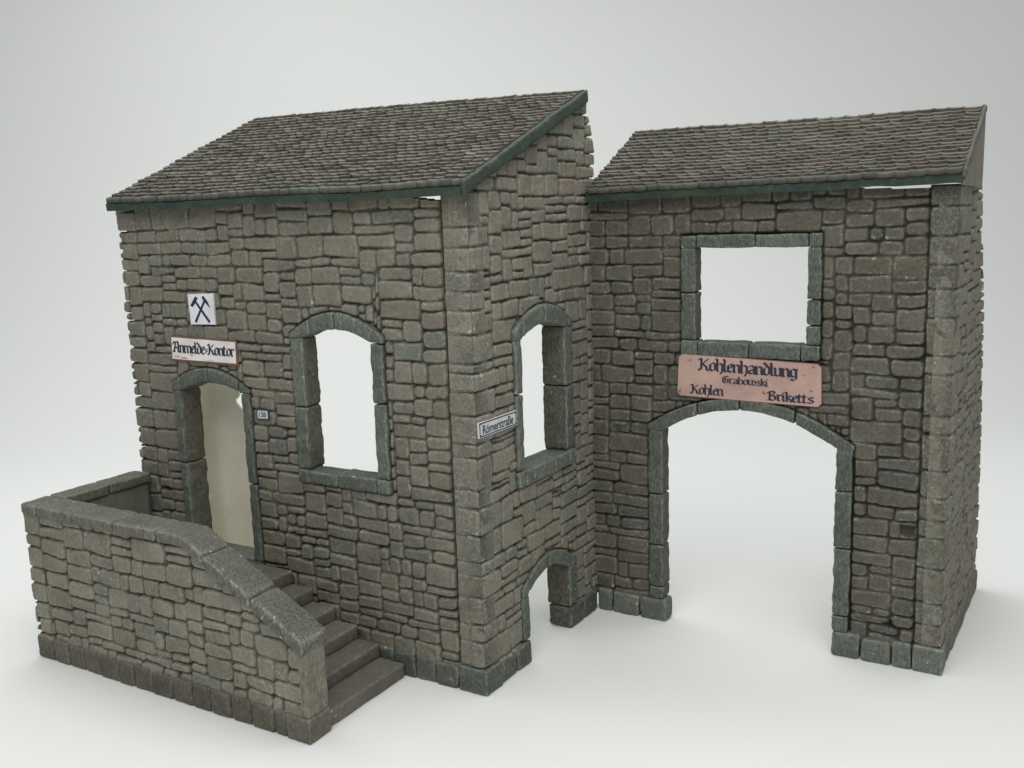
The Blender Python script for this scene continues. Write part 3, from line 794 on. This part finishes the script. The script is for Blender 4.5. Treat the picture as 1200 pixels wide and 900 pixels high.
# ================================================================== SIGNS
NIB = .17
G = {
 'n': (.62, [[(-.08, .96), (0, .86), (0, .1), (.1, 0)], [(0, .76), (.22, .97), (.42, .84), (.42, .1), (.52, 0)]]),
 'm': (1.04, [[(-.08, .96), (0, .86), (0, .1), (.1, 0)], [(0, .76), (.22, .97), (.42, .84), (.42, .1), (.5, 0)], [(.42, .76), (.64, .97), (.84, .84), (.84, .1), (.94, 0)]]),
 'u': (.62, [[(-.08, .96), (0, .86), (0, .12), (.12, 0), (.42, .2)], [(.34, .96), (.42, .86), (.42, .1), (.52, 0)]]),
 'o': (.60, [[(.22, 1), (0, .8), (0, .15), (.2, 0)], [(.22, 1), (.43, .82), (.43, .18), (.2, 0)]]),
 'e': (.50, [[(.22, 1), (0, .8), (0, .15), (.2, 0), (.4, .14)], [(.22, 1), (.38, .8), (.3, .62), (.02, .5)]]),
 'h': (.62, [[(-.1, 1.5), (0, 1.38), (0, .1), (.08, 0)], [(0, .74), (.22, .97), (.44, .82), (.44, .05), (.3, -.3)]]),
 'l': (.30, [[(-.08, 1.5), (0, 1.38), (0, .12), (.12, 0)]]),
 'i': (.30, [[(-.08, .96), (0, .86), (0, .12), (.12, 0)], [(-.03, 1.32), (.03, 1.26)]]),
 'a': (.62, [[(.04, .9), (.24, 1), (.43, .84), (.43, .1), (.54, 0)], [(.4, .5), (.06, .42), (0, .2), (.14, 0), (.4, .18)]]),
 'd': (.60, [[(-.02, 1.48), (.12, 1.3), (.43, .9), (.43, .18), (.2, 0), (0, .15), (0, .74), (.2, .98)]]),
 'g': (.62, [[(.22, 1), (0, .8), (0, .18), (.18, .02), (.42, .22)], [(.2, 1), (.42, .86), (.5, .98)], [(.42, .9), (.42, -.2), (.22, -.38), (.0, -.28)]]),
 'b': (.60, [[(-.06, 1.48), (0, 1.38), (0, .15), (.2, 0), (.43, .18), (.43, .8), (.24, .98), (.02, .74)]]),
 'w': (1.0, [[(-.06, 1.06), (0, .92), (0, .14), (.12, 0), (.4, .18)], [(.34, 1.06), (.4, .92), (.4, .12), (.55, 0), (.8, .18), (.8, .78), (.62, .98), (.42, .74)]]),
 's': (.52, [[(.4, .9), (.2, 1), (.02, .82), (.08, .6), (.34, .44), (.4, .2), (.2, 0), (0, .12)]]),
 'k': (.56, [[(-.08, 1.5), (0, 1.38), (0, .12), (.1, 0)], [(0, .72), (.24, .98), (.36, .84), (.05, .56)], [(.1, .56), (.34, .3), (.36, .12), (.48, 0)]]),
 'r': (.46, [[(-.08, .96), (0, .86), (0, .12), (.12, 0)], [(0, .74), (.2, .98), (.34, .88)]]),
 't': (.42, [[(.02, 1.26), (0, .14), (.12, 0), (.28, .1)], [(-.14, .96), (.24, .96)]]),
 'K': (.90, [[(-.1, 1.25), (.02, 1.42), (.14, 1.3), (.14, .12), (.02, 0), (-.1, .1)], [(.16, .68), (.56, 1.22), (.66, 1.36)], [(.24, .76), (.56, .46), (.60, .12), (.76, 0)]]),
 'G': (.86, [[(.64, 1.28), (.42, 1.46), (.02, 1.16), (0, .3), (.28, 0), (.62, .2), (.62, .74), (.42, .9)], [(.3, 1.32), (.24, .9), (.3, .32)]]),
 'B': (.86, [[(-.08, 1.14), (.12, 1.42), (.12, .12), (-.06, .02)], [(.12, 1.36), (.42, 1.46), (.58, 1.2), (.26, .82)], [(.26, .82), (.62, .66), (.62, .18), (.36, 0), (.12, .1)]]),
 'A': (.92, [[(-.12, 1.06), (.0, 1.4), (.26, 1.3), (.2, .9), (.04, .3), (.1, .04), (-.12, .1)], [(.26, 1.3), (.46, 1.46), (.62, 1.3), (.62, .12), (.76, 0)], [(.1, .62), (.6, .62)]]),
 '=': (.42, [[(.02, .62), (.26, .70)], [(.02, .34), (.26, .42)]]),
 '.': (.30, [[(0, .06), (.05, .02)]]),
 ' ': (.40, []),
}
def hull(pts):
    pts = sorted(set((round(a, 5), round(b, 5)) for a, b in pts))
    def half(p):
        o = []
        for q in p:
            while len(o) >= 2 and (o[-1][0]-o[-2][0])*(q[1]-o[-2][1])-(o[-1][1]-o[-2][1])*(q[0]-o[-2][0]) <= 0: o.pop()
            o.append(q)
        return o
    a, b = half(pts), half(pts[::-1]); return a[:-1]+b[:-1]
def glyph_polys(text, x0, z0, x1, xh, nib=NIB):
    """broad-nib lettering fitted between x0 and x1 with x-height xh"""
    tot = sum(G[c][0] for c in text)-.16
    sx = (x1-x0)/tot; out = []; x = x0+.06*sx; ang = math.radians(42)
    nx_, nz_ = nib*math.cos(ang)/2, nib*math.sin(ang)/2
    for c in text:
        w, st = G[c]
        for s in st:
            for (a, b) in zip(s[:-1], s[1:]):
                pts = []
                for (px, pz) in (a, b):
                    for sg in (-1, 1):
                        for e in (-.022, .022): pts.append((px+sg*nx_+e, pz+sg*nz_-e))
                out.append([(x+p[0]*sx, z0+p[1]*xh) for p in hull(pts)])
        x += w*sx
    return out
def polys_obj(name, polys, frame, off, color, parent, th=.012, warp=None):
    """extruded flat shapes; frame(u,z,out) -> xyz"""
    V, F = [], []
    for k, p in enumerate(polys):
        n = len(p); b = len(V); o2 = off+th+.0004*(k % 7)
        V += [frame(u, z, off-.01) for u, z in p]+[frame(u, z, o2) for u, z in p]
        F += [tuple(range(b+n, b+2*n)), tuple(range(b+n-1, b-1, -1))]+[(b+i, b+(i+1) % n, b+n+(i+1) % n, b+n+i) for i in range(n)]
    return mk(name, V, F, np.array(color), M_INK, parent, smooth=False)
def plate(name, pl, frame, o0, o1, color, parent=None, mat=None, edge=None):
    n = len(pl); V = [frame(u, z, o0) for u, z in pl]+[frame(u, z, o1) for u, z in pl]
    F = [tuple(range(n-1, -1, -1)), tuple(range(n, 2*n))]+[(i, (i+1) % n, n+(i+1) % n, n+i) for i in range(n)]
    return mk(name, V, F, np.array(color), mat or M_SIGN, parent, smooth=False)
def quadframe(tl, tr, br, bl, plane):
    """unit square (u,v) -> plane quad with outwards offset"""
    tl, tr, br, bl = map(np.array, (tl, tr, br, bl))
    def f(u, v, o):
        p = (1-u)*((1-v)*bl+v*tl)+u*((1-v)*br+v*tr)
        if plane == 'front': return (p[0], -o, p[1])
        if plane == 'gate': return (p[0], HD-o, p[1])
        return (o, p[0], p[1])
    return f
def cham(c, d=None):
    d = d or c
    return [(c, 0), (1-c, 0), (1, d), (1, 1-d), (1-c, 1), (c, 1), (0, 1-d), (0, d)]
INK = (.030, .035, .055)
WOBB = lambda: 0
def text_unit(text, u0, v0, u1, xh, nib=NIB): return glyph_polys(text, u0, v0, u1, xh, nib)
def blob(cu, cv, ru, rv, seed, n=11):
    r = random.Random(seed)
    return [(cu+ru*math.cos(2*math.pi*i/n)*r.uniform(.6, 1.1), cv+rv*math.sin(2*math.pi*i/n)*r.uniform(.6, 1.1)) for i in range(n)]
def stains(blobs, fr, off, parent, color=(.25, .14, .075), name='rust_stain'):
    for b in blobs: polys_obj(name, [b], fr, off, color, parent, th=.004)
# coal merchant's sign
fr = quadframe((3.53, 10.34), (8.55, 10.20), (8.58, 8.76), (3.46, 8.83), 'gate')
sg = empty('shop_sign', (6, HD-.1, 9.5), 'long salmon pink sign with dark blackletter words above the wide archway', 'sign', None)
plate('sign_board', cham(.022, .075), fr, .02, .09, (.47, .315, .27), sg)
plate('board_edge', cham(.03, .09), quadframe((3.50, 10.37), (8.58, 10.23), (8.61, 8.73), (3.43, 8.80), 'gate'), .0, .07, (.16, .075, .055), sg)
for words in (text_unit('Kohlenhandlung', .153, .655, .833, .195, .205), text_unit('Grabowski', .325, .385, .64, .118, .175),
              text_unit('Kohlen', .10, .075, .325, .155, .205), text_unit('Briketts', .645, .065, .94, .15, .205), [blob(.49, .16, .003, .012, 3, 6)]):
    polys_obj('lettering', words, fr, .09, INK, sg)
stains([blob(.085, .87, .009, .03, 1), blob(.885, .72, .007, .022, 2), blob(.615, .24, .010, .045, 3), blob(.625, .21, .010, .022, 7), blob(.935, .36, .014, .022, 4), blob(.015, .10, .012, .05, 5), blob(.95, .93, .01, .03, 9)], fr, .091, sg, (.30, .15, .09))
# office sign
fr = quadframe((-13.55, 11.32), (-10.20, 11.26), (-10.23, 10.48), (-13.60, 10.50), 'front')
so = empty('office_sign', (-11.9, -.1, 10.9), 'oblong white sign with black blackletter word and rusty rim over the doorway', 'sign')
plate('board_edge', [(0, 0), (1, 0), (1, 1), (0, 1)], quadframe((-13.60, 11.38), (-10.13, 11.32), (-10.15, 10.40), (-13.64, 10.44), 'front'), 0, .065, (.17, .085, .07), so)
plate('sign_board', [(0, 0), (1, 0), (1, 1), (0, 1)], fr, .02, .08, (.76, .72, .70), so)
polys_obj('lettering', text_unit('Anmelde=Kontor', .03, .33, .97, .34, .21), fr, .08, INK, so)
stains([blob(.09, .12, .05, .05, 1), blob(.2, .08, .08, .045, 2), blob(.30, .34, .012, .08, 3), blob(.32, .22, .02, .06, 6), blob(.6, .05, .10, .02, 8)], fr, .081, so, (.50, .33, .19))
# emblem sign
fr = quadframe((-12.46, 12.96), (-11.14, 13.0), (-11.15, 11.86), (-12.42, 11.84), 'front')
se = empty('emblem_sign', (-11.8, -.1, 12.4), 'small square white sign showing two crossed dark blue hammers', 'sign')
plate('sign_board', [(0, 0), (.97, .01), (1, 0), (1, .97), (.98, 1), (0, 1), (-.01, .6), (.01, .3)], fr, 0, .075, (.74, .74, .75), se)
def bar(p, q, w0, w1):
    p, q = np.array(p), np.array(q); d_ = (q-p)/np.linalg.norm(q-p); nn = np.array([-d_[1], d_[0]])
    return [tuple(p-nn*w0), tuple(q-nn*w1), tuple(q+nn*w1), tuple(p+nn*w0)]
em = [bar((.80, .08), (.27, .78), .042, .036), bar((.22, .08), (.68, .80), .042, .034)]
em += [[(.07, .62), (.17, .58), (.40, .86), (.30, .92)], [(.56, .90), (.63, .93), (.78, .74), (.86, .54), (.70, .70), (.60, .80)]]
polys_obj('crossed_hammers', em, fr, .075, (.022, .022, .085), se)
stains([blob(.90, .60, .02, .02, 1), blob(.72, .15, .03, .02, 2)], fr, .076, se, (.45, .42, .42))
# house number
fr = quadframe((-9.34, 8.82), (-8.86, 8.83), (-8.86, 8.55), (-9.34, 8.54), 'front')
sn = empty('house_number', (-9.1, -.1, 8.7), 'tiny dark edged house number plate reading 138 right of the doorway', 'number plate')
plate('plate_border', cham(.06), quadframe((-9.40, 8.87), (-8.80, 8.88), (-8.80, 8.50), (-9.40, 8.49), 'front'), 0, .065, (.05, .055, .07), sn)
plate('plate', cham(.06), fr, .02, .078, (.62, .66, .70), sn)
def num_text(body, parent, name, center, height, width, rot, color):
    cu = bpy.data.curves.new(name, 'FONT'); cu.body = body; cu.align_x = 'CENTER'; cu.align_y = 'CENTER'; cu.extrude = .006; cu.offset = .0
    tmp = bpy.data.objects.new('tmp', cu); col.objects.link(tmp); bpy.context.view_layer.update()
    me = bpy.data.meshes.new_from_object(tmp.evaluated_get(bpy.context.evaluated_depsgraph_get()))
    bpy.data.objects.remove(tmp)
    co = np.zeros(len(me.vertices)*3); me.vertices.foreach_get('co', co); co = co.reshape(-1, 3)
    mn, mx = co.min(0), co.max(0); c = (mn+mx)/2
    u = (co[:, 0]-c[0])/(mx[0]-mn[0])*width; v = (co[:, 1]-c[1])/(mx[1]-mn[1])*height; w = (co[:, 2]-mn[2])/max(mx[2]-mn[2], 1e-6)*.012
    P = rot(u, v, w)+np.array(center)
    Fp = [tuple(p.vertices) for p in me.polygons]
    return mk(name, P, Fp, np.array(color), M_INK, parent, smooth=False)
num_text('138', sn, 'numerals', (-9.1, -.078, 8.69), .19, .33, lambda u, v, w: np.stack([u, -w, v], -1), INK)
# street sign
fr = quadframe((.05, 9.10), (2.33, 9.08), (2.33, 8.60), (.07, 8.62), 'side')
ss = empty('street_sign', (.1, 1.2, 8.85), 'narrow white street name plate beside the side window near the house corner', 'sign')
def notch(c, d_): return [(c, 0), (1-c, 0), (1-c, d_), (1, d_), (1, 1-d_), (1-c, 1-d_), (1-c, 1), (c, 1), (c, 1-d_), (0, 1-d_), (0, d_), (c, d_)]
plate('plate', [(0, 0), (1, 0), (1, 1), (0, 1)], quadframe((.04, 9.11), (2.34, 9.09), (2.34, 8.59), (.06, 8.61), 'side'), 0, .065, (.62, .64, .66), ss)
def ring(a, b, w, h):
    o = []
    for (x0_, y0_, x1_, y1_) in ((a, 1-b-h, 1-a, 1-b), (a, b, 1-a, b+h), (a, b, a+w, 1-b), (1-a-w, b, 1-a, 1-b)): o.append([(x0_, y0_), (x1_, y0_), (x1_, y1_), (x0_, y1_)])
    return o
polys_obj('border', ring(.01, .035, .014, .07)+[[(.02, .05), (.06, .05), (.02, .22)], [(.98, .05), (.98, .22), (.94, .05)], [(.98, .95), (.94, .95), (.98, .78)], [(.02, .95), (.02, .78), (.06, .95)]], fr, .065, (.03, .035, .06), ss, th=.006)
num_text('R\u00f6merstra\u00dfe', ss, 'lettering', (.066, 1.19, 8.845), .29, 1.85, lambda u, v, w: np.stack([w, u, v], -1), INK)

# ================================================================== BACKDROP (one curved white sheet)
n_ = 48; prof = [(-60, 0), (-20, 0), (0, 0), (14, 0), (26, 0), (36, 0)]
for k in range(1, 17):
    a = k/16*math.radians(84); prof.append((36+30*math.sin(a), 30*(1-math.cos(a))))
prof += [(prof[-1][0]+4.0, prof[-1][1]+40)]
xs = np.linspace(-110, 90, 41)
Vv, Fq = [], []
for (y, z) in prof:
    for x in xs: Vv.append((x, y-.25*max(0, 0), z))
m_ = len(xs)
for j in range(len(prof)-1):
    for i in range(m_-1): Fq.append([j*m_+i, j*m_+i+1, (j+1)*m_+i+1, (j+1)*m_+i])
Vv = np.array(Vv); ca, sa = math.cos(-YAW), math.sin(-YAW)      # the sheet lies square to the viewing side
Vv = np.stack([Vv[:, 0]*ca-Vv[:, 1]*sa, Vv[:, 0]*sa+Vv[:, 1]*ca, Vv[:, 2]], -1)
bd = mk('ground', Vv, np.array(Fq), np.array([.80, .815, .795]), M_PAPER, None)
bd['kind'] = 'structure'; bd['label'] = 'seamless off-white paper sheet under and behind the models'
